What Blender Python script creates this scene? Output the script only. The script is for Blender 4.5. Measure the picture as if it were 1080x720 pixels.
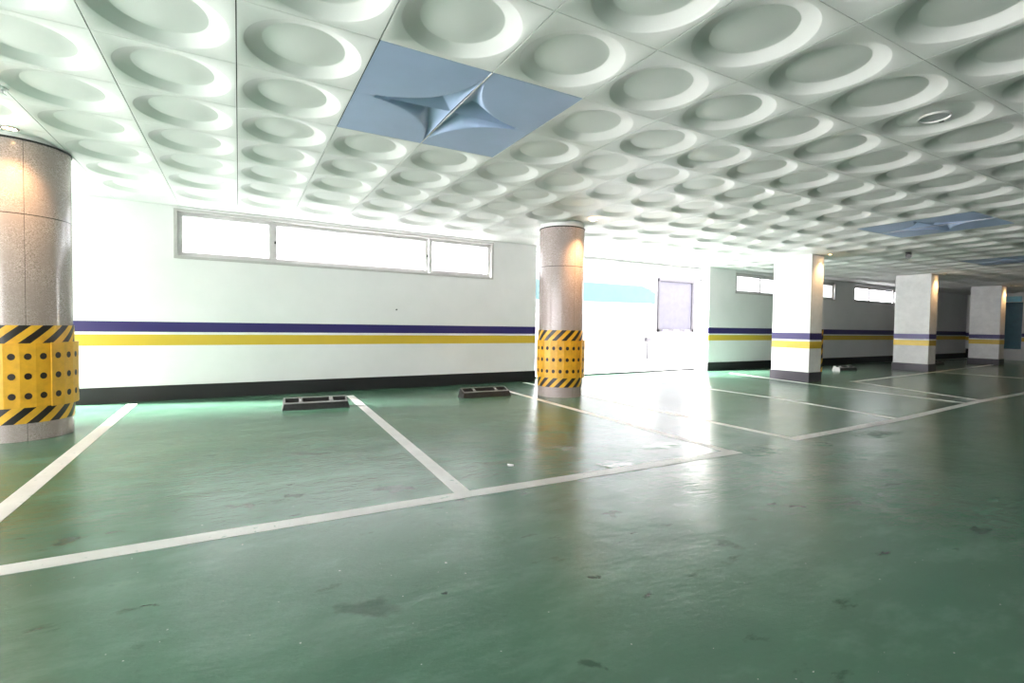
import bpy, bmesh, math, random
from mathutils import Vector, Matrix
random.seed(7)
PI = math.pi
S = bpy.context.scene
COL = S.collection
for o in list(bpy.data.objects):
    bpy.data.objects.remove(o, do_unlink=True)

# ------------------------------------------------------------------ camera
EYE, CEIL = 1.082, 2.66
YAW, PITCH, ROLL, F = 0.503, -0.0312, 0.0141, 523.77
cy_, sy_, cp_, sp_, cr_, sr_ = math.cos(YAW), math.sin(YAW), math.cos(PITCH), math.sin(PITCH), math.cos(ROLL), math.sin(ROLL)
fw = Vector((sy_*cp_, cy_*cp_, sp_)); r0 = Vector((cy_, -sy_, 0)); u0 = r0.cross(fw)
rt = cr_*r0 + sr_*u0; up = -sr_*r0 + cr_*u0
cam = bpy.data.objects.new('camera', bpy.data.cameras.new('camera'))
cam.data.sensor_width = 36; cam.data.lens = 36*F/1080; cam.data.clip_start = .05; cam.data.clip_end = 300
cam.matrix_world = Matrix(((rt.x, up.x, -fw.x, 0), (rt.y, up.y, -fw.y, 0), (rt.z, up.z, -fw.z, EYE), (0, 0, 0, 1)))
COL.objects.link(cam); S.camera = cam

# ------------------------------------------------------------------ exposure, sky, daylight
S.view_settings.view_transform = 'Standard'; S.view_settings.look = 'None'
S.view_settings.gamma = 1; S.view_settings.use_curve_mapping = False
S.view_settings.exposure = 1.12
w = bpy.data.worlds.new('sky'); S.world = w; w.use_nodes = True
w.node_tree.nodes['Background'].inputs[0].default_value = (1, .955, .985, 1)
w.node_tree.nodes['Background'].inputs[1].default_value = 6.0

def area(name, loc, direction, sx, sy, power, col=(1, 1, 1), portal=False):
    l = bpy.data.lights.new(name, 'AREA'); l.shape = 'RECTANGLE'; l.size = sx; l.size_y = sy
    l.energy = power; l.color = col
    if portal: l.cycles.is_portal = True
    o = bpy.data.objects.new(name, l); o.location = loc
    o.rotation_euler = Vector(direction).to_track_quat('-Z', 'Y').to_euler()
    COL.objects.link(o); return o
sl = bpy.data.lights.new('hazy_sun', 'SUN'); sl.energy = 42.0; sl.angle = math.radians(11); sl.color = (1, .98, .95)
so_ = bpy.data.objects.new('hazy_sun', sl); so_.rotation_euler = Vector((3.4, -1.0, -1.6)).to_track_quat('-Z', 'Y').to_euler(); COL.objects.link(so_)
# daylight comes through the garage's openings: portals guide the sky's light, the rear opening is added for fill
area('daylight_driveway', (7.9, 8.95, 1.35), (0, -1, 0), 5.6, 2.7, 1, portal=True)
area('daylight_left_opening', (-5.4, 8.6, 1.35), (0, -1, 0), 7.0, 2.7, 1, portal=True)
area('daylight_window_1', (1.7, 8.5, 2.28), (0, -1, 0), 5.1, .8, 1, portal=True)
area('daylight_window_2', (14.1, 9.1, 2.28), (0, -1, 0), 5.2, .7, 1, portal=True)
area('daylight_window_3', (19.6, 9.25, 2.28), (0, -1, 0), 4.0, .7, 1, portal=True)
area('daylight_side_opening', (-9.15, .9, 1.35), (1, 0, 0), 14.5, 2.7, 1, portal=True)

area('fill_rear_opening', (-6.7, -7.15, 1.35), (0, 1, 0), 3.8, 2.7, 1, portal=True)  # unseen opening, invented to brighten the interior from behind the camera

# ------------------------------------------------------------------ materials
class N:
    def __init__(s, name):
        s.m = bpy.data.materials.new(name); s.m.use_nodes = True
        s.t = s.m.node_tree; s.b = s.t.nodes['Principled BSDF']; s.out = s.t.nodes['Material Output']
    def n(s, typ, **kw):
        x = s.t.nodes.new(typ)
        for k, v in kw.items():
            if k.startswith('i_'):
                k = k[2:]; k = int(k) if k.isdigit() else k.replace('_', ' ')
                x.inputs[k].default_value = v
            else: setattr(x, k, v)
        return x
    def l(s, a, b): s.t.links.new(a, b)
    def math(s, op, a, b=None, c=None):
        x = s.n('ShaderNodeMath', operation=op)
        for i, v in enumerate((a, b, c)):
            if v is None: continue
            if isinstance(v, (int, float)): x.inputs[i].default_value = v
            else: s.l(v, x.inputs[i])
        return x.outputs[0]
    def mix(s, f, a, b):
        x = s.n('ShaderNodeMix', data_type='RGBA')
        for i, v in ((0, f), (6, a), (7, b)):
            if isinstance(v, (int, float)): x.inputs[i].default_value = v
            elif isinstance(v, tuple): x.inputs[i].default_value = (*v, 1)
            else: s.l(v, x.inputs[i])
        return x.outputs[2]
    def noise(s, scale, detail=3, rough=.5, vec=None):
        x = s.n('ShaderNodeTexNoise'); x.inputs['Scale'].default_value = scale
        x.inputs['Detail'].default_value = detail; x.inputs['Roughness'].default_value = rough
        s.l(vec if vec is not None else s.geo(), x.inputs['Vector']); return x.outputs[0]
    def geo(s):
        if not hasattr(s, '_g'): s._g = s.n('ShaderNodeNewGeometry').outputs['Position']
        return s._g
    def ramp(s, v, a, b, o0=0., o1=1.):
        x = s.n('ShaderNodeMapRange', clamp=True)
        for i, q in enumerate((a, b, o0, o1)): x.inputs[i+1].default_value = q
        s.l(v, x.inputs[0]); return x.outputs[0]
    def bump(s, h, strength, dist=.01):
        x = s.n('ShaderNodeBump'); x.inputs['Strength'].default_value = strength
        x.inputs['Distance'].default_value = dist; s.l(h, x.inputs['Height']); s.l(x.outputs[0], s.b.inputs['Normal'])
    def col(s, v):
        if isinstance(v, tuple): s.b.inputs['Base Color'].default_value = (*v, 1)
        else: s.l(v, s.b.inputs['Base Color'])
    def rough(s, v):
        if isinstance(v, (int, float)): s.b.inputs['Roughness'].default_value = v
        else: s.l(v, s.b.inputs['Roughness'])

def plain(name, col, rough=.5, metal=0, var=.06, scale=6, bump=0):
    a = N(name); f = a.noise(scale, 4, .6)
    a.col(a.mix(a.ramp(f, .35, .65), tuple(c*(1-var) for c in col), tuple(min(1, c*(1+var)) for c in col)))
    a.rough(rough); a.b.inputs['Metallic'].default_value = metal
    if bump: a.bump(a.noise(scale*12, 2), bump, .003)
    return a.m

NAVY, YEL, WHITE = (.030, .022, .135), (.66, .46, .045), (.80, .80, .80)
def wall_paint(y0, y1, n0, n1):
    a = N('white_wall_paint_with_stripes'); z = a.n('ShaderNodeSeparateXYZ'); a.l(a.geo(), z.inputs[0]); z = z.outputs[2]
    def band(lo, hi): return a.math('MULTIPLY', a.math('GREATER_THAN', z, lo), a.math('LESS_THAN', z, hi))
    base = a.mix(a.ramp(a.noise(1.3, 5, .6), .3, .7), (.77, .775, .77), (.83, .83, .83))
    spot = a.math('GREATER_THAN', a.noise(9, 2), .80)
    base = a.mix(spot, base, (.45, .45, .44))
    c = a.mix(band(y0, y1), base, YEL); c = a.mix(band(n0, n1), c, NAVY)
    a.col(c); a.rough(.42); a.bump(a.noise(25, 4), .05, .004)
    return a.m
M = {}
M['wall'] = wall_paint(.752, .898, .934, 1.072); M['wall_far'] = wall_paint(.782, .925, .960, 1.115)
M['white'] = plain('white_plaster', (.80, .80, .79), .6, bump=.05)
M['black_base'] = plain('black_skirting_paint', (.010, .010, .011), .6, bump=.04)
M['column_base'] = plain('dark_purple_grey_skirting', (.035, .030, .042), .35, bump=.04)
M['alu'] = plain('grey_aluminium', (.50, .49, .48), .35, .3, .05, 10)
M['alu_in'] = plain('pale_aluminium_sash', (.62, .60, .60), .35, .2, .05, 10)
M['rubber'] = plain('black_rubber', (.022, .021, .021), .5, 0, .3, 30, bump=.2)
M['dusty'] = plain('dusty_grey_rubber', (.085, .083, .08), .5, 0, .2, 20, bump=.1)
M['concrete_light'] = plain('pale_outdoor_concrete', (.50, .50, .50), .8, 0, .06, 2, bump=.1)
M['ext_white'] = plain('white_outdoor_render', (.55, .55, .56), .8)
M['shutter'] = plain('grey_roller_shutter', (.075, .075, .10), .6, 0)
M['metal_dark'] = plain('dark_steel', (.09, .09, .10), .4, .6)
M['blue_steel'] = plain('blue_grey_steel', (.016, .026, .038), .5, 0)
M['canvas'] = plain('blue_green_awning', (.05, .115, .13), .6)
M['canvas2'] = plain('blue_awning_top', (.045, .075, .12), .6)
M['chrome'] = plain('brushed_metal', (.6, .6, .6), .25, .9)
M['glass_grey'] = plain('grey_lens', (.42, .44, .47), .3)
M['black_plastic'] = plain('black_plastic', (.01, .01, .01), .3)
M['teal_door'] = plain('teal_glass_door', (.05, .14, .19), .15)
M['teal_light'] = plain('cyan_door_sign', (.35, .75, .90), .4)
M['purple_grey'] = plain('purple_grey_plastic', (.22, .20, .30), .4)
M['paper'] = plain('white_paper', (.85, .85, .85), .7)
M['dark_gap'] = plain('dark_backing', (.06, .06, .055), .9)
M['rear_wall'] = plain('grey_rear_wall', (.28, .28, .28), .6)

def emis(name, col, st):
    a = N(name); a.b.inputs['Emission Color'].default_value = (*col, 1); a.b.inputs['Emission Strength'].default_value = st
    a.col(col); return a.m
M['warm'] = emis('warm_lamp_glow', (1, .62, .28), 25)

def ceiling_mat():
    a = N('white_moulded_ceiling_panel'); f = a.noise(1.1, 3)
    a.col(a.mix(a.ramp(f, .3, .7), (.75, .735, .725), (.80, .785, .775))); a.rough(.5)
    return a.m
M['ceil'] = ceiling_mat()
M['blue'] = plain('blue_moulded_ceiling_panel', (.36, .45, .66), .42, 0, .03, 3)

def granite():
    a = N('polished_pink_grey_granite'); tc = a.n('ShaderNodeTexCoord').outputs['Object']
    v = a.n('ShaderNodeTexVoronoi'); v.inputs['Scale'].default_value = 150; a.l(tc, v.inputs['Vector'])
    g = a.n('ShaderNodeSeparateColor'); a.l(v.outputs['Color'], g.inputs[0])
    base = a.mix(g.outputs[0], (.27, .215, .205), (.56, .475, .46))
    base = a.mix(a.ramp(a.noise(140, 3, .7, tc), .60, .70), base, (.09, .07, .065))
    base = a.mix(a.ramp(a.noise(5, 3, .6, tc), .35, .7), base, (.38, .31, .295))
    sp = a.n('ShaderNodeSeparateXYZ'); a.l(tc, sp.inputs[0])
    ang = a.math('ARCTAN2', sp.outputs[1], sp.outputs[0])
    k = a.math('ABSOLUTE', a.math('SUBTRACT', a.math('FRACT', a.math('MULTIPLY', a.math('ADD', ang, 1.98 + 2*PI), 4/(2*PI))), .5))
    vj = a.math('GREATER_THAN', k, .4975)
    hz = a.math('ABSOLUTE', a.math('SUBTRACT', sp.outputs[2], 2.0)); hz2 = a.math('ABSOLUTE', a.math('SUBTRACT', sp.outputs[2], .98))
    hj = a.math('LESS_THAN', a.math('MINIMUM', hz, hz2), .004)
    base = a.mix(a.math('MAXIMUM', vj, hj), base, (.05, .042, .04))
    a.col(base); a.rough(.16); return a.m
M['granite'] = granite()

def hazard(name, axis='cyl', rad=.36, period=.15):
    a = N(name); tc = a.n('ShaderNodeTexCoord').outputs['Object']
    sp = a.n('ShaderNodeSeparateXYZ'); a.l(tc, sp.inputs[0])
    if axis == 'cyl': u = a.math('MULTIPLY', a.math('ARCTAN2', sp.outputs[1], sp.outputs[0]), rad)
    else: u = a.math('SUBTRACT', sp.outputs[0], sp.outputs[1])
    f = a.math('FRACT', a.math('DIVIDE', a.math('ADD', a.math('SUBTRACT', u, sp.outputs[2]), 50.), period))
    yel = a.mix(a.ramp(a.noise(14, 4), .4, .7), (.78, .43, .03), (.66, .34, .03))
    a.col(a.mix(a.math('GREATER_THAN', f, .5), yel, (.018, .014, .012))); a.rough(.4); return a.m
P_CYL = 2*PI*.36/15
M['hazard'] = hazard('black_and_yellow_hazard_tape', 'cyl', .36, P_CYL)
M['hazard_flat'] = hazard('black_and_yellow_corner_guard', 'flat', period=.2)
M['pad'] = plain('yellow_rubber_pad', (.72, .37, .022), .42, 0, .10, 12, bump=.05)
M['stud'] = plain('black_pad_dots', (.02, .010, .008), .5)

def paint_line():
    a = N('worn_white_line_paint'); f = a.noise(22, 6, .7); g = a.noise(2.2, 4, .6)
    worn = a.ramp(a.math('ADD', f, a.math('MULTIPLY', g, .35)), .80, .88)
    a.col(a.mix(worn, a.mix(a.ramp(g, .35, .65), (.56, .525, .515), (.68, .65, .64)), (.13, .25, .20))); a.rough(a.ramp(f, .3, .7, .30, .45))
    a.bump(a.noise(3.5, 3), .12, .02); return a.m
M['line'] = paint_line()

GLINT = [(4.1, 2.82, 0.28, 0.16), (2.6, 2.94, 0.14, 0.16), (2.51, 3.65, 0.1, 0.1), (5.92, 2.71, 0.35, 0.12), (3.38, 3.32, 0.2, 0.1), (9.97, 3.4, 0.5, 0.15), (4.88, 2.69, 0.12, 0.08)]
def floor_mat():
    a = N('glossy_green_epoxy_floor'); P = a.geo()
    mp = a.n('ShaderNodeMapping'); mp.inputs['Scale'].default_value = (1, 2.2, 1); mp.inputs['Rotation'].default_value = (0, 0, -.1); a.l(P, mp.inputs[0]); V = mp.outputs[0]
    g = a.mix(a.ramp(a.noise(.7, 5, .6, V), .3, .7), (.056, .132, .088), (.076, .168, .114))
    # dusty pale scuffs
    sc = a.ramp(a.noise(1.4, 7, .68, V), .50, .85)
    g = a.mix(a.math('MULTIPLY', sc, .5), g, (.19, .28, .23))
    # dark damp stains
    st = a.ramp(a.noise(3.1, 5, .62, V), .63, .72)
    g = a.mix(a.math('MULTIPLY', st, .8), g, (.018, .060, .036))
    wob = a.n('ShaderNodeTexNoise'); wob.inputs['Scale'].default_value = 9; wob.inputs['Detail'].default_value = 4; a.l(P, wob.inputs['Vector'])
    dv = a.n('ShaderNodeVectorMath', operation='MULTIPLY_ADD'); a.l(wob.outputs['Color'], dv.inputs[0])
    dv.inputs[1].default_value = (.22, .22, 0); 
    sub = a.n('ShaderNodeVectorMath', operation='SUBTRACT'); a.l(P, sub.inputs[0]); sub.inputs[1].default_value = (.11, .11, 0); a.l(sub.outputs[0], dv.inputs[2])
    for (x, y, rx, ry, s) in ((.42, 1.91, .13, .06, .6), (.9, 3.2, .17, .07, .75), (-.74, 3.16, .06, .06, .7), (2.15, 1.62, .07, .05, .5), (1.75, 6.6, .15, .06, .8),
                              (.30, 3.35, .08, .05, .5), (1.0, 1.25, .05, .04, .6), (1.18, 1.02, .05, .03, .6), (6.0, 2.15, .30, .07, .6), (2.2, 3.75, .10, .04, .4), (9.3, 4.6, .5, .12, .5), (.0, 3.3, .12, .04, .4),
      (.72, 1.85, .02, .02, .9), (1.35, 1.70, .02, .02, .8), (1.43, 1.45, .03, .022, .8), (.45, 1.25, .03, .02, .9), (1.9, 2.2, .05, .03, .5), (2.9, 1.9, .03, .02, .8), (3.0, 1.8, .02, .02, .8), (-.3, 2.3, .02, .015, .9), (1.6, 2.75, .03, .015, .9), (3.6, 2.3, .08, .02, .6), (6.2, 3.4, .12, .05, .6), (.5, 4.4, .2, .05, .5), (2.6, 5.2, .2, .05, .5)):
        m2 = a.n('ShaderNodeMapping', vector_type='TEXTURE'); a.l(dv.outputs[0], m2.inputs[0])
        m2.inputs['Location'].default_value = (x, y, 0); m2.inputs['Scale'].default_value = (rx, ry, 1); m2.inputs['Rotation'].default_value = (0, 0, -.5)
        ln = a.n('ShaderNodeVectorMath', operation='LENGTH'); a.l(m2.outputs[0], ln.inputs[0])
        g = a.mix(a.math('MULTIPLY', a.ramp(ln.outputs['Value'], 1.1, .6), s), g, (.010, .042, .026))
    # small white paint flecks
    fl = a.math('GREATER_THAN', a.noise(48, 1, .4, P), .80)
    g = a.mix(a.math('MULTIPLY', fl, .6), g, (.5, .55, .52))
    a.col(g)
    wet = a.ramp(a.noise(2.4, 5, .65), .55, .75)
    ro = a.math('SUBTRACT', a.ramp(a.noise(1.1, 6, .65, V), .3, .7, .19, .262), a.math('MULTIPLY', wet, .04))
    a.rough(ro)
    a.b.inputs['Specular IOR Level'].default_value = .5
    h = a.math('ADD', a.noise(2.6, 2, .5), a.math('MULTIPLY', a.noise(11, 5, .65, V), .40))
    pm = None                       # rippled water spots
    for (x, y, rx, ry) in GLINT:
        m2 = a.n('ShaderNodeMapping', vector_type='TEXTURE'); a.l(dv.outputs[0], m2.inputs[0])
        m2.inputs['Location'].default_value = (x, y, 0); m2.inputs['Scale'].default_value = (rx, ry, 1)
        ln = a.n('ShaderNodeVectorMath', operation='LENGTH'); a.l(m2.outputs[0], ln.inputs[0])
        k = a.ramp(ln.outputs['Value'], 1.1, .5); pm = k if pm is None else a.math('MAXIMUM', pm, k)
    h = a.math('ADD', h, a.math('MULTIPLY', pm, a.math('MULTIPLY', a.noise(17, 3, .6), 2.2)))
    a.rough(a.math('SUBTRACT', ro, a.math('MULTIPLY', pm, .20)))
    a.bump(h, .35, .02)
    return a.m
M['floor'] = floor_mat()

def glass():
    a = N('clear_window_glass'); tr = a.n('ShaderNodeBsdfTransparent'); gl = a.n('ShaderNodeBsdfGlossy'); gl.inputs['Roughness'].default_value = .05
    mx = a.n('ShaderNodeMixShader'); mx.inputs[0].default_value = .06
    tr.inputs[0].default_value = (.96, .98, .98, 1)
    a.l(tr.outputs[0], mx.inputs[1]); a.l(gl.outputs[0], mx.inputs[2]); a.l(mx.outputs[0], a.out.inputs[0]); return a.m
M['glass'] = glass()

# ------------------------------------------------------------------ mesh helpers
def empty(name, loc=(0, 0, 0), rz=0):
    o = bpy.data.objects.new(name, None); o.empty_display_size = .1; o.location = loc; o.rotation_euler = (0, 0, rz); COL.objects.link(o); return o
def tag(o, label=None, cat=None, group=None, kind=None):
    if label: o['label'] = label
    if cat: o['category'] = cat
    if group: o['group'] = group
    if kind: o['kind'] = kind
    return o
class MB:
    def __init__(s): s.v = []; s.f = []; s.mi = []
    def add(s, vs, fs, mi=0):
        k = len(s.v); s.v += [tuple(v) for v in vs]; s.f += [tuple(i+k for i in f) for f in fs]; s.mi += [mi]*len(fs); return s
    def box(s, x0, x1, y0, y1, z0, z1, mi=0, R=None):
        vs = [(x, y, z) for z in (z0, z1) for y in (y0, y1) for x in (x0, x1)]
        if R: vs = [tuple(R @ Vector(v)) for v in vs]
        return s.add(vs, [(0, 2, 3, 1), (4, 5, 7, 6), (0, 1, 5, 4), (2, 6, 7, 3), (0, 4, 6, 2), (1, 3, 7, 5)], mi)
    def lathe(s, prof, n=48, cx=0, cy=0, mi=0, a0=0., a1=2*PI):
        full = abs(a1-a0-2*PI) < 1e-6; m = n if full else n+1; vs = []; fs = []
        for r, z in prof:
            for k in range(m):
                t = a0+(a1-a0)*k/n; vs.append((cx+r*math.cos(t), cy+r*math.sin(t), z))
        for i in range(len(prof)-1):
            for k in range(n):
                k2 = (k+1) % m
                fs.append((i*m+k, i*m+k2, (i+1)*m+k2, (i+1)*m+k))
        return s.add(vs, fs, mi)
    def disc(s, r, z, n=48, cx=0, cy=0, mi=0, flip=False):
        vs = [(cx+r*math.cos(2*PI*k/n), cy+r*math.sin(2*PI*k/n), z) for k in range(n)]
        return s.add(vs, [tuple(range(n))[::-1] if flip else tuple(range(n))], mi)
    def tube(s, a, b, r, n=12, mi=0):
        a = Vector(a); b = Vector(b); d = (b-a).normalized(); q = d.to_track_quat('Z', 'Y'); L = (b-a).length
        vs = [tuple(a + q @ Vector((r*math.cos(2*PI*k/n), r*math.sin(2*PI*k/n), z))) for z in (0, L) for k in range(n)]
        fs = [(k, (k+1) % n, n+(k+1) % n, n+k) for k in range(n)]+[tuple(range(n))[::-1], tuple(range(n, 2*n))]
        return s.add(vs, fs, mi)
    def build(s, name, mats, parent=None, smooth=False, bevel=0, loc=None, rz=0, angle=35):
        me = bpy.data.meshes.new(name); me.from_pydata(s.v, [], s.f)
        if not isinstance(mats, (list, tuple)): mats = [mats]
        for m in mats: me.materials.append(m)
        if len(mats) > 1: me.polygons.foreach_set('material_index', s.mi)
        bm = bmesh.new(); bm.from_mesh(me); bmesh.ops.recalc_face_normals(bm, faces=bm.faces)
        if bevel:
            es = [e for e in bm.edges if len(e.link_faces) == 2 and e.calc_face_angle(0) > .6]
            bmesh.ops.bevel(bm, geom=es, offset=bevel, segments=2, affect='EDGES', profile=.6, clamp_overlap=True)
        bm.to_mesh(me); bm.free()
        if smooth:
            me.polygons.foreach_set('use_smooth', [True]*len(me.polygons))
            me.set_sharp_from_angle(angle=math.radians(angle))
        me.update()
        o = bpy.data.objects.new(name, me); COL.objects.link(o)
        if parent: o.parent = parent
        if loc: o.location = loc
        if rz: o.rotation_euler = (0, 0, rz)
        return o
def struct(name, mb, mat, label, **kw):
    o = mb.build(name, mat, **kw); tag(o, label, kind='structure'); return o

# ------------------------------------------------------------------ floor, outdoor ground
XL, XR, YR = -9.0, 27.0, -7.0
OPY = 8.96
struct('floor', MB().box(XL-.3, XR+.3, YR-.3, 8.90, -.2, 0), M['floor'], 'glossy green epoxy parking garage floor with stains')
struct('ground_outside', MB().box(-40, 60, 8.905, 40, -.2, -.01).box(-40, XL-.3, -40, 8.905, -.2, -.01).box(XL-.3, 60, -40, YR-.305, -.2, -.01), M['concrete_light'], 'white sunlit concrete yard outside the driveway opening')

# walls: run along the slightly turned wall lines
def run_matrix(x0, y0, x1, y1):
    a = math.atan2(y1-y0, x1-x0); return Matrix.Translation((x0, y0, 0)) @ Matrix.Rotation(a, 4, 'Z'), math.hypot(x1-x0, y1-y0)
WA0, WA1 = (-1.95, 8.184), (5.13, 8.369)
WB0, WB1 = (10.53, 8.724), (27.0, 9.18)
WT = .42      # wall thickness
def wall_with_windows(p0, p1, wins, top=2.76):
    R, L = run_matrix(*p0, *p1); mb = MB(); x = 0.
    for (a, b, z0, z1) in wins:
        mb.box(x, a, 0, WT, 0, top, R=R); mb.box(a, b, 0, WT, 0, z0, R=R)
        mb.box(a, b, 0, WT, z1, top, R=R); x = b
    mb.box(x, L, 0, WT, 0, top, R=R); return mb, R, L
winA = [(1.172, 6.120, 1.945, 2.625)]
mb, RA, LA = wall_with_windows(WA0, WA1, winA)
struct('wall_window_side', mb, M['wall'], 'long white wall under the big strip window with navy and yellow stripes')
winB = [(1.05, 6.03, 2.03, 2.58), (7.18, 10.9, 2.03, 2.58)]
mb, RB, LB = wall_with_windows(WB0, WB1, winB)
struct('wall_far_side', mb, M['wall_far'], 'far white striped wall behind the square columns')
struct('baseboard_window_side', MB().box(0, LA+.004, -.018, 0, 0, .205, R=RA), M['black_base'], 'black skirting under the long white wall', bevel=.004)
struct('baseboard_far_side', MB().box(-.012, LB, -.018, 0, 0, .215, R=RB).box(-.014, 0, -.018, WT, 0, .215, R=RB), M['black_base'], 'black skirting along the far wall', bevel=.004)
# end wall with a corner of doorway, rear wall with an added gap for fill daylight, left wall with ramp opening
struct('wall_end', MB().box(XR, XR+.3, YR, 9.7, 0, 2.9), M['wall'], 'dark striped wall at the far right end of the garage')
struct('baseboard_end', MB().box(XR-.02, XR, YR, 7.30, 0, .40).box(XR-.02, XR, 8.6, 9.16, 0, .40), M['black_base'], 'black skirting on the end wall')
struct('wall_rear', MB().box(XL-.3, -8.5, YR-.3, YR, 0, 2.9).box(-4.9, XR+.3, YR-.3, YR, 0, 2.9).box(-8.5, -4.9, YR-.3, YR, 2.6, 2.9), M['rear_wall'], 'wall behind the camera')
struct('wall_left', MB().box(XL-.3, XL, YR, -6.3, 0, 2.9).box(XL-.3, XL, 8.1, 9, 0, 2.9).box(XL-.3, XL, -6.3, 8.1, 2.6, 2.9), M['rear_wall'], 'left wall of the garage with a ramp opening')

# ------------------------------------------------------------------ ceiling
U = .7; GX, GY = -.7088, 2.8294
def cell_mesh(segs, rings):
    """one moulded square with a dished circle, unit cell corner at 0,0; z upward = recess"""
    vs = []; fs = []; e = .004
    per = []
    for k in range(segs):           # square perimeter points matched to the circle's angles
        t = 2*PI*k/segs+PI/4; c, s_ = math.cos(t), math.sin(t); m = max(abs(c), abs(s_))
        per.append((U/2+(U/2-.003)*c/m, U/2+(U/2-.0016)*s_/m, 0))
    loops = [[(x, y, .012) for x, y, z in per], per]
    for r, z in rings:
        loops.append([(U/2+r*math.cos(2*PI*k/segs+PI/4), U/2+r*math.sin(2*PI*k/segs+PI/4), z) for k in range(segs)])
    for L in loops: vs += L
    for i in range(len(loops)-1):
        for k in range(segs):
            fs.append((i*segs+k, (i+1)*segs+k, (i+1)*segs+(k+1) % segs, i*segs+(k+1) % segs))
    vs.append((U/2, U/2, D-.012)); c0 = len(vs)-1; b0 = (len(loops)-1)*segs
    fs += [(b0+k, c0, b0+(k+1) % segs) for k in range(segs)]
    return vs, fs
D = .036
RINGS = [(.318, 0), (.312, .003), (.303, .010), (.232, D-.005), (.226, D-.001), (.220, D), (.150, D-.006)]
def flat_cell():
    e = .0025; a, b = e, U-e
    return [(a, a, .012), (b, a, .012), (b, b, .012), (a, b, .012), (a, a, 0), (b, a, 0), (b, b, 0), (a, b, 0)], [(0, 4, 5, 1), (1, 5, 6, 2), (2, 6, 7, 3), (3, 7, 4, 0), (7, 6, 5, 4)]
hi = cell_mesh(56, RINGS); lo = cell_mesh(28, RINGS); fc = flat_cell()
BLUE = [(2, 0), (13, 0), (21, 1), (31, 0)]
bluecells = {(i+a, j+b) for i, j in BLUE for a in (0, 1) for b in (0, 1)}
mb = MB(); i0, i1, j0, j1 = -11, 39, -14, 9
def wall_y(x): return 9.0 if x > 5.2 else 8.30
for i in range(i0, i1+1):
    for j in range(j0, j1+1):
        if (i, j) in bluecells: continue
        x, y = GX+i*U, GY+j*U
        if y > (9.2 if x > 10.5 else 8.9 if x > 4.7 else 8.0): continue
        under = any(x < cx+.46 and x+U > cx-.04 and y < cy+.84 and y+U > cy-.02 for cx, cy in ((10.401, 6.065), (16.438, 6.367), (22.288, 6.697)))
        edge = under or (j >= 7 and x < 4.7) or (j >= 8) or (x > 10.5 and y > 8.3) or (i < -1 and j >= 5)
        vs, fs = fc if edge else (hi if (-3 < i < 14 and j > -7) else lo)
        # joints: every column line, every second row line closed up tight
        mb.add([(x+a, y+b, CEIL+c) for a, b, c in vs], fs)
o = mb.build('ceiling', M['ceil'], smooth=True, angle=30); tag(o, 'white moulded ceiling of square panels with dished circles', kind='structure')
struct('ceiling_slab', MB().box(XL-.3, XR+.3, YR-.3, 8.62, 2.78, 3.1).box(5.1, XR+.3, 8.62, 9.0, 2.78, 3.1).box(10.6, XR+.3, 9.0, 9.65, 2.78, 3.1), M['dark_gap'], 'concrete slab above the moulded ceiling')
struct('trim_ceiling_edge', MB().box(5.13, 10.6, 8.97, 9.12, 2.60, 3.1), M['ext_white'], 'white header beam over the driveway opening')
struct('trim_left_header', MB().box(XL, WA0[0], 8.35, 8.65, 2.6, 2.9), M['white'], 'white header beam over the left opening')

# blue star panels: two leaves each
def blue_leaf(i, j, side):
    """side 0: left 1x2 leaf, 1: right leaf; star centre is the shared edge's middle"""
    nx, ny = 60, 120; vs = []; fs = []; e = .003
    def hgt(x, y):                 # x,y in cells, 0..2; each quadrant: steep lip at the arc, hollow, rising back to the star's ridges
        X = min(x, 2-x); Y = min(y, 2-y); r = math.hypot(X, Y)
        if r <= 1: return 0
        q = max(X, Y); rm = r/q; t = min(1, (r-1)/max(1e-6, rm-1))
        up_ = min(1, t/.42); up_ = up_*up_*(3-2*up_)
        dn = max(0, (t-.30)/.70)
        return .085*((rm-1)/.4142)**.55*(up_-.80*dn**1.25)
    x0 = side
    for b in range(ny+1):
        for a in range(nx+1):
            x = x0+a/nx; y = 2*b/ny
            X = min(max(x*U, x0*U+e), (x0+1)*U-e); Y = min(max(y*U, e), 2*U-e)
            vs.append((X-x0*U, Y, hgt(x, y)))
    for b in range(ny):
        for a in range(nx):
            k = b*(nx+1)+a; fs.append((k, k+nx+1, k+nx+2, k+1))
    m = MB().add(vs, fs)
    k = len(vs)
    W = U-e
    m.add([(e, e, 0), (W, e, 0), (W, 2*U-e, 0), (e, 2*U-e, 0), (e, e, .012), (W, e, .012), (W, 2*U-e, .012), (e, 2*U-e, .012)],
          [(0, 1, 5, 4), (2, 3, 7, 6)])
    return m
where = {2: 'large blue star panel in the near ceiling', 13: 'blue star panel above the far parking bays', 21: 'blue star panel at the right edge of the picture', 31: ''}
for (i, j) in BLUE[:3]:
    for s in (0, 1):
        o = blue_leaf(i, j, s).build('blue_ceiling_panel', M['blue'], smooth=True, angle=14, loc=(GX+(i+s)*U, GY+j*U, CEIL))
        tag(o, ('left' if s == 0 else 'right') + ' half of the ' + where[i], 'ceiling panel', 'blue star ceiling panels')
        if s: MB().box(-.004, .004, .004, 2*U-.004, -.004, 0).build('joint_strip', M['alu_in'], o)
# the unseen pair further right keeps the ceiling closed
struct('ceiling_patch', MB().box(GX+31*U, GX+33*U, GY, GY+2*U, CEIL, CEIL+.01), M['blue'], 'blue patch of ceiling beyond the frame')

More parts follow.
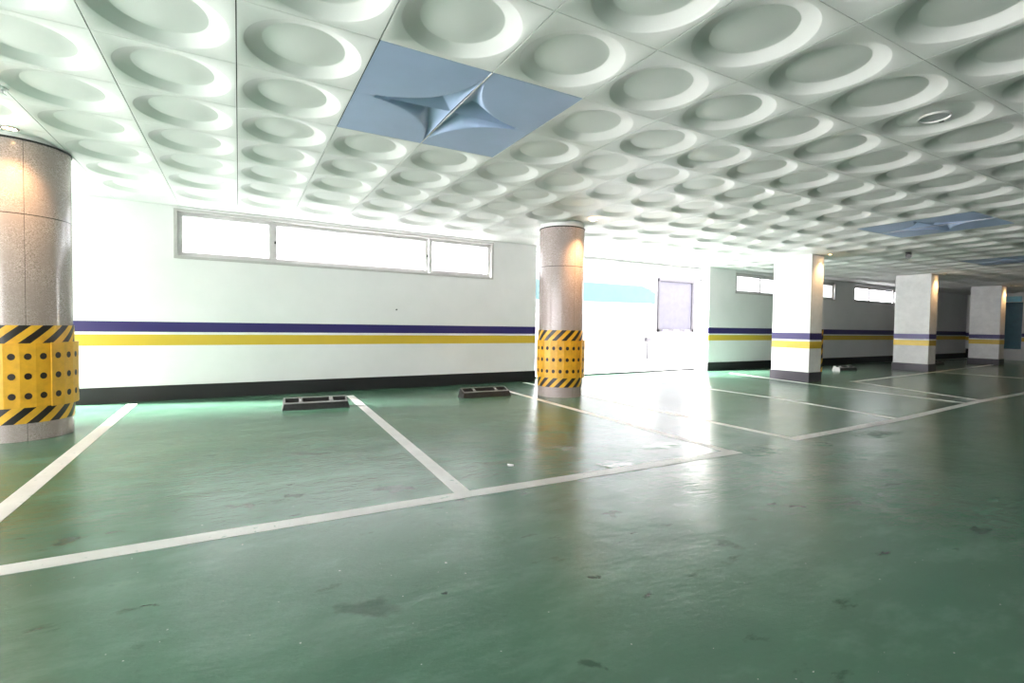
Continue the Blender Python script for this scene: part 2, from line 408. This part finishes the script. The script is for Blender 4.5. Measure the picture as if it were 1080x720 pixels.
# ------------------------------------------------------------------ windows
def strip_window(n, R, x0, x1, z0, z1, splits, label, wide):
    e = empty('window_%d' % n); tag(e, label, kind='structure')
    t = .045; d0, d1 = -.012, .13
    f = MB()
    f.box(x0, x1, d0, d1, z0, z0+t*.8, R=R).box(x0, x1, d0, d1, z1-t*.8, z1, R=R).box(x0, x0+t, d0, d1, z0+t*.8, z1-t*.8, R=R).box(x1-t, x1, d0, d1, z0+t*.8, z1-t*.8, R=R)
    f.build('window_frame', M['alu'], e, bevel=.005)
    xs = [x0+t]+splits+[x1-t]
    for k in range(len(xs)-1):
        a, b = xs[k], xs[k+1]; y = .045 if k % 2 == 0 else .080
        za, zb = z0+t*.8, z1-t*.8; s = .055 if wide else .05
        sh = MB().box(a, b, y, y+.03, za, za+s*1.1, R=R).box(a, b, y, y+.03, zb-s, zb, R=R).box(a, a+s, y, y+.03, za+s*1.1, zb-s, R=R).box(b-s, b, y, y+.03, za+s*1.1, zb-s, R=R)
        so = sh.build('window_sash', M['alu_in'], e, bevel=.003)
        MB().box(a+s*.8, b-s*.8, y+.012, y+.017, za+s*.8, zb-s*.8, R=R).build('glass_pane', M['glass'], so)
        if wide and k == 1:
            for xx in (a+.02, b-.035):
                MB().box(xx, xx+.022, y-.018, y, (za+zb)/2-.02, (za+zb)/2+.02, R=R).build('sash_latch', M['black_plastic'], so, bevel=.003)
strip_window(1, RA, 1.172, 6.120, 1.945, 2.625, [2.405, 4.875], 'long three-pane strip window in grey frame high in the left wall', True)
strip_window(2, RB, 1.05, 6.03, 2.03, 2.58, [2.22, 4.85], 'strip window high in the far wall, partly behind the nearest square column', False)
strip_window(3, RB, 7.18, 10.9, 2.03, 2.58, [8.33, 10.0], 'strip window high in the far wall between two square columns', False)

# ------------------------------------------------------------------ round columns
def guard_layer(m, dm, r, n, a0, a1, z0, z1, th, rows, dots_r=.029):
    """faceted sheet from facet a0 to a1 (in facets) with a dot in each facet per row"""
    st = 2*PI/n; P = []
    for k in range(a0, a1+1):
        t = k*st; P.append((math.cos(t), math.sin(t)))
    c = 1/math.cos(st/2)
    ro, ri = r*c, (r-th)*c
    vs = []
    for (x, y) in P: vs += [(ro*x, ro*y, z0), (ro*x, ro*y, z1), (ri*x, ri*y, z1), (ri*x, ri*y, z0)]
    fs = []
    for k in range(len(P)-1):
        b = 4*k
        for q in range(4): fs.append((b+q, b+4+q, b+4+(q+1) % 4, b+(q+1) % 4))
    if a1-a0 < n: fs += [(0, 1, 2, 3), tuple(4*(len(P)-1)+q for q in (3, 2, 1, 0))]
    m.add(vs, fs)
    for k in range(a0, a1):
        t = (k+.5)*st; ux, uy = -math.sin(t), math.cos(t); ox, oy = (r+.0015)*math.cos(t), (r+.0015)*math.sin(t)
        for z in rows:
            dm.add([(ox+dots_r*.88*math.cos(a)*ux, oy+dots_r*.88*math.cos(a)*uy, z+dots_r*math.sin(a)) for a in [2*PI*q/16 for q in range(16)]], [tuple(range(16))])
def round_column(loc, r, label, rot, zr):
    e = empty('round_column', loc, rot); tag(e, label, 'column', 'round granite columns')
    MB().lathe([(r, 0), (r, zr)], 96).build('granite_shaft', M['granite'], e, smooth=True)
    MB().lathe([(r+.001, zr-.008), (r+.008, zr-.006), (r+.008, zr+.008), (r+.001, zr+.010)], 96).build('top_ring', M['rubber'], e, smooth=True)
    MB().lathe([(r-.006, zr), (r-.006, 2.76)], 72).build('plaster_collar', M['white'], e, smooth=True)
    for z0, z1 in ((.158, .312), (.862, 1.028)):
        MB().lathe([(r+.001, z0), (r+.006, z0), (r+.006, z1), (r+.001, z1)], 96).build('hazard_band', M['hazard'], e, smooth=True)
    n = 24 if r > .37 else 22
    m, dm = MB(), MB()
    guard_layer(m, dm, r+.018, n, 0, n, .30, .868, .016, (.752, .577, .402))
    m.build('bumper_pad', M['pad'], e); dm.build('pad_dots', M['stud'], e)
    m, dm = MB(), MB()
    guard_layer(m, dm, r+.034, n, 0, n//2-1, .295, .874, .015, (.756, .579, .404))
    m.build('bumper_pad', M['pad'], e); dm.build('pad_dots', M['stud'], e)
    return e
round_column((-1.790, 6.249, 0), .38, 'wide round granite column at the left edge with yellow dotted bumper pad', math.radians(-44), 2.645)
round_column((4.463, 6.521, 0), .350, 'slim round granite column beside the driveway opening with yellow dotted pad', math.radians(-66.5), 2.595)

# ------------------------------------------------------------------ square columns
TW = math.radians(1.5)
def square_column(x, y, wx, wy, label, guard):
    e = empty('square_column', (x, y, 0), TW); tag(e, label, 'column', 'white striped square columns')
    MB().box(0, wx, 0, wy, 0, 2.76).build('column_shaft', M['white'], e, bevel=.006)
    for nm, mat, z0, z1 in (('yellow_stripe', M['ystripe'], .700, .845), ('navy_stripe', M['nstripe'], .885, 1.020), ('column_skirting', M['column_base'], 0, .20)):
        t = .015 if 'skirt' in nm else .0025
        m = MB().box(-t, wx+t, -t, 0, z0, z1).box(-t, wx+t, wy, wy+t, z0, z1).box(-t, 0, 0, wy, z0, z1).box(wx, wx+t, 0, wy, z0, z1)
        m.build(nm, mat, e)
    if guard:
        m = MB().box(wx+.03, wx+.062, .0, .14, .16, 1.10).box(wx+.004, wx+.03, .0, .14, .20, 1.10)
        m.build('corner_guard', M['hazard_flat'], e)
    return e
M['ystripe'] = plain('yellow_stripe_paint', YEL, .4, 0, .04)
M['nstripe'] = plain('navy_stripe_paint', NAVY, .4, 0, .04)
square_column(10.401, 6.065, .452, .822, 'nearest white square column with navy and yellow stripes and a hazard corner guard', True)
square_column(16.438, 6.367, .452, .822, 'middle white square column of the three, beside a black wheel stop', False)
square_column(22.288, 6.697, .45, .79, 'farthest white square column, near the teal door', False)

# ------------------------------------------------------------------ recessed warm downlights beside every column
def downlight(x, y, label, power=28, z=CEIL):
    e = empty('recessed_downlight', (x, y, z)); tag(e, label, 'ceiling light', 'warm downlights by the columns')
    MB().lathe([(.062, 0), (.062, -.006), (.048, -.010), (.045, -.002), (.043, .01)], 32).build('trim_ring', M['chrome'], e, smooth=True)
    MB().disc(.044, -.001, 24, flip=True).build('lamp_face', M['warm'], e)
    l = bpy.data.lights.new('warm_lamp', 'SPOT'); l.energy = power; l.color = (1, .60, .28); l.spot_size = math.radians(110); l.spot_blend = 1; l.shadow_soft_size = .04
    o = bpy.data.objects.new('warm_lamp', l); o.parent = e; o.location = (0, 0, -.03); COL.objects.link(o)
    return e
downlight(-1.66, 5.66, 'warm downlight in front of the left round column', 45)
downlight(4.58, 5.90, 'warm downlight in front of the slim round column', 95)
downlight(10.74, 5.90, 'warm downlight at the nearest square column')
downlight(16.76, 6.20, 'warm downlight at the middle square column')
downlight(22.60, 6.53, 'warm downlight at the farthest square column')

# large switched-off recessed lamp in the dish of a panel
lx, ly = GX+7.5*U, GY-1.5*U
e = empty('round_ceiling_lamp', (lx, ly, CEIL+D-.011)); tag(e, 'round switched-off recessed lamp set in a ceiling dish, upper right', 'ceiling light')
MB().lathe([(.100, 0), (.100, -.014), (.094, -.016), (.088, -.006)], 48).build('trim_ring', M['alu_in'], e, smooth=True)
MB().disc(.090, -.006, 40, flip=True).build('lamp_lens', M['glass_grey'], e)
MB().box(.095, .125, -.012, .012, -.018, 0).build('spring_clip', M['black_plastic'], e, bevel=.002)
# small white sprinkler head top-left
e = empty('ceiling_sprinkler', (-1.43, 4.72, CEIL)); tag(e, 'small white sprinkler cap at the left edge of the ceiling', 'sprinkler')
MB().lathe([(.045, 0), (.045, -.008), (.02, -.014), (.02, -.035), (.035, -.04), (.034, -.045), (.001, -.046)], 24).build('sprinkler_cap', M['white'], e, smooth=True)

# security camera hanging from the ceiling
e = empty('security_camera', (11.69, 4.92, CEIL), math.radians(25)); tag(e, 'small black security camera hanging under the far ceiling', 'camera')
MB().lathe([(.05, 0), (.05, -.015), (.018, -.02), (.015, -.06)], 20).build('mount', M['black_plastic'], e, smooth=True)
MB().tube((-.13, 0, -.10), (.12, 0, -.075), .045, 16).tube((-.15, 0, -.102), (-.13, 0, -.10), .036, 16).build('camera_body', M['black_plastic'], e, smooth=True)
MB().box(-.16, .10, -.05, .05, -.050, -.040).build('sun_hood', M['black_plastic'], e, bevel=.003)

# ------------------------------------------------------------------ painted lines
def line(pts, wd, label):
    mbl = MB(); n = len(pts); L = []
    for k, (x, y) in enumerate(pts):
        a = Vector(pts[max(0, k-1)]); b = Vector(pts[min(n-1, k+1)]); d = (b-a).normalized(); nn = Vector((-d.y, d.x))*wd/2
        L += [(x+nn.x, y+nn.y), (x-nn.x, y-nn.y)]
    vs = [(x, y, z) for z in (0.0, .0025) for x, y in L]; m = len(L); fs = []
    for k in range(n-1):
        a = 2*k; fs += [(m+a, m+a+1, m+a+3, m+a+2), (a, m+a, m+a+2, a+2), (a+1, a+3, m+a+3, m+a+1)]
    fs += [(0, 1, m+1, m), (m-2, 2*m-2, 2*m-1, m-1)]
    o = mbl.add(vs, fs).build('parking_line', M['line']); tag(o, label, kind='structure'); return o
line([(-4.5, 2.93), (-.9, 2.895), (1.26, 2.893), (3.86, 2.857)], .112, 'long white bay line across the front of the near bays')
line([(-1.175, 2.95), (-1.17, 3.78), (-1.215, 8.0)], .11, 'white bay divider beside the left round column')
line([(1.268, 2.94), (1.36, 5.1), (1.463, 7.70)], .105, 'white bay divider ending at the wheel stop')
line([(3.79, 2.90), (3.85, 5.1), (3.92, 7.7)], .09, 'white bay divider passing the slim round column')
line([(4.82, 2.99), (4.80, 5.0), (4.80, 8.2)], .09, 'white bay divider in the bright driveway glare')
line([(4.78, 2.935), (7.13, 3.02), (9.95, 3.255), (12.33, 3.36), (16, 3.6)], .105, 'long white bay line across the front of the far bays')
line([(7.15, 3.07), (7.43, 4.81), (7.40, 6.6), (7.42, 8.4)], .09, 'white bay divider left of the nearest square column')
line([(9.76, 3.29), (10.0, 5.50), (10.62, 8.1)], .08, 'white bay divider in front of the nearest square column')
line([(10.40, 3.35), (11.15, 5.05), (11.50, 5.80)], .08, 'white slanting line right of the nearest square column')
line([(11.40, 5.72), (16.5, 6.22), (22.9, 6.92)], .10, 'white line running along the far square columns')
line([(16.47, 4.0), (16.5, 6.2)], .10, 'far white bay divider at the middle square column')

# ------------------------------------------------------------------ wheel stops
def wheel_stop(x, y, rz, L, label, mat='rubber'):
    e = empty('wheel_stop', (x, y, 0), rz); tag(e, label, 'wheel stop', 'black rubber wheel stops')
    m = MB(); hf, hb = .078, .135; hw = .105; fy, by = -.088, .080; te = L/2-.022
    def T(x, y, dz=0): return (x, y, hf+(hb-hf)*(y-fy)/(by-fy)+dz)
    m.add([(-L/2, -hw, 0), (L/2, -hw, 0), (L/2, hw, 0), (-L/2, hw, 0), T(-te, fy), T(te, fy), T(te, by), T(-te, by)],
          [(0, 1, 5, 4), (1, 2, 6, 5), (2, 3, 7, 6), (3, 0, 4, 7), (3, 2, 1, 0)])
    pk = [(-te+.02, -te*.54), (-te*.42, te*.42), (te*.54, te-.02)]; py0, py1 = fy+.040, by-.022; d = .05
    xs = [-te]+[q for p in pk for q in p]+[te]
    for k in range(len(xs)-1):
        a, b = xs[k], xs[k+1]
        if k % 2 == 0: m.add([T(a, fy), T(b, fy), T(b, by), T(a, by)], [(0, 1, 2, 3)], 1)
        else:
            for ya, yb in ((fy, py0), (py1, by)): m.add([T(a, ya), T(b, ya), T(b, yb), T(a, yb)], [(0, 1, 2, 3)], 1)
            m.add([T(a, py0), T(b, py0), T(b, py1), T(a, py1), T(a, py0, -d), T(b, py0, -d), T(b, py1, -d), T(a, py1, -d)],
                  [(4, 5, 6, 7), (0, 1, 5, 4), (1, 2, 6, 5), (2, 3, 7, 6), (3, 0, 4, 7)])
    h = hf+(hb-hf)*(0-fy)/(by-fy)
    m.build('stop_body', [M['rubber'], M['dusty']], e)
    for s in (-.45, .45):
        MB().lathe([(.016, h), (.016, h+.006), (.006, h+.009)], 12, cx=s*te*1.07, cy=0).disc(.006, h+.009, 12, cx=s*te*1.07).build('anchor_bolt', M['chrome'], e)
    return e
wheel_stop(.865, 6.75, math.radians(-2.5), .80, 'black rubber wheel stop beside the white line under the strip window')
wheel_stop(3.30, 6.84, math.radians(-1), .80, 'black rubber wheel stop left of the slim round column')
wheel_stop(14.45, 7.45, math.radians(-2), .80, 'black rubber wheel stop between the nearest and middle square columns')
wheel_stop(20.15, 7.62, math.radians(-2), .80, 'black rubber wheel stop just right of the middle square column')

# ------------------------------------------------------------------ driveway threshold and outdoor things
R, L = run_matrix(5.13, 8.82, 10.54, 9.16)
o = MB().lathe([(.001, -.03), (.012, -.028), (.012, 0)], 16).build('wall_hook', M['metal_dark'], loc=tuple(RA @ Vector((4.28, 0, 1.33)))); o.rotation_euler = (-PI/2, 0, 0)
tag(o, 'tiny dark metal stud sticking out of the long white wall above the navy stripe', 'wall stud')
o = MB().box(0, L, -.03, .03, -.005, .03, R=R).build('drain_rail', M['black_plastic']); tag(o, 'thin dark metal rail across the driveway threshold', 'rail')
e = empty('wall_sensor', tuple(RB @ Vector((-.002, .30, 0)))); e.rotation_euler = (0, 0, math.radians(1.6)); tag(e, 'slim purple-grey intercom box on the white jamb by the driveway', 'intercom')
MB().box(-.05, 0, -.05, .05, 2.02, 2.27).build('box_body', M['purple_grey'], e, bevel=.006)
MB().box(-.06, 0, -.055, .055, 2.31, 2.36).build('box_cap', M['metal_dark'], e, bevel=.004)
struct('wall_outside', MB().box(-12, 9.0, 14.5, 14.8, -.05, 5).box(9.0, 24, 13.0, 13.3, -.05, 5), M['ext_white'], 'white building across the yard')
e = empty('roller_shutter', (0, 13, 0)); tag(e, 'grey roller shutter in the white building outside', 'shutter')
m = MB()
for k in range(20): m.box(13.08, 14.68, -.05, -.015-.012*(k % 2), 1.05+.085*k, 1.05+.085*(k+1))
m.build('shutter_slats', M['shutter'], e)
MB().box(13.0, 13.08, -.09, 0, .95, 2.82).box(14.68, 14.80, -.09, 0, .95, 2.82).box(13.0, 14.8, -.12, 0, 2.75, 2.86).box(13.0, 14.8, -.09, 0, .95, 1.05).build('shutter_frame', M['metal_dark'], e, bevel=.006)
for sx in (13.2, 13.75, 14.3): MB().box(sx, sx+.25, -.12, -.02, .96, 1.03).build('lock_plate', M['purple_grey'], e)
# awning outside
e = empty('awning', (0, 0, 0)); tag(e, 'blue-green awning on the building outside the driveway', 'awning')
MB().add([(7.0, 12.0, 2.42), (11.35, 12.0, 2.42), (12.0, 12.0, 2.24), (7.0, 12.0, 2.38), (7.0, 13.0, 2.75), (11.0, 13.0, 2.75), (12.0, 13.0, 2.5), (7.0, 12.03, 2.42)],
         [(0, 1, 5, 4), (1, 2, 6, 5)]).build('awning_top', M['canvas2'], e)
MB().add([(7.0, 12.0, 1.83), (11.35, 12.0, 1.87), (11.93, 12.0, 1.87), (11.93, 12.0, 2.22), (11.3, 12.0, 2.42), (7.0, 12.0, 2.42),
          (7.0, 12.02, 1.83), (11.35, 12.02, 1.87), (11.93, 12.02, 1.87), (11.93, 12.02, 2.22), (11.3, 12.02, 2.42), (7.0, 12.02, 2.42)],
         [(0, 1, 2, 3, 4, 5), (11, 10, 9, 8, 7, 6), (0, 1, 7, 6), (1, 2, 8, 7), (2, 3, 9, 8), (3, 4, 10, 9), (4, 5, 11, 10), (5, 0, 6, 11)]).build('awning_valance', M['canvas'], e)
MB().tube((11.9, 12.02, 1.87), (11.9, 13.0, 2.1), .02).build('awning_arm', M['metal_dark'], e)
# eave beam outside the opening
o = MB().box(5.6, 10.2, 9.35, 9.55, 2.70, 2.80).box(5.6, 10.0, 9.37, 9.53, 2.66, 2.70).build('eave_beam', M['blue_steel'], bevel=.004); tag(o, 'blue-grey steel beam under the eave outside the driveway', 'beam')
# small outdoor post box
o = MB().box(-.09, .09, -.06, .06, .62, .76).box(-.02, .02, -.02, .02, 0, .62).build('post_box', M['metal_dark'], loc=(12.4, 12.8, -.01), bevel=.006); tag(o, 'small grey box on a short post outside, below the shutter', 'post box')

# teal door on the end wall
e = empty('door_1', (XR, 0, 0)); tag(e, 'teal door with cyan sign panel on the end wall', kind='structure')
MB().box(-.05, 0, 7.46, 8.35, .45, 2.30).build('door_leaf', M['teal_door'], e, bevel=.005)
MB().box(-.08, 0, 7.50, 8.35, 2.32, 2.53).build('door_sign', M['teal_light'], e, bevel=.005)

# scraps on the floor
def scrap(x, y, s, label):
    pts = [(s*random.uniform(.6, 1)*math.cos(a), s*random.uniform(.5, 1)*math.sin(a)) for a in [2*PI*k/7 for k in range(7)]]
    vs = [(px, py, .004+random.uniform(0, s*.35)) for px, py in pts]+[(px, py, .002) for px, py in pts]
    m = MB().add(vs, [tuple(range(7)), tuple(range(13, 6, -1))]+[(k, 7+k, 7+(k+1) % 7, (k+1) % 7) for k in range(7)])
    o = m.build('paper_scrap', M['paper'], loc=(x, y, 0)); tag(o, label, 'paper scrap')
scrap(1.839, 3.344, .035, 'tiny white paper scrap on the green floor beyond the front bay line')
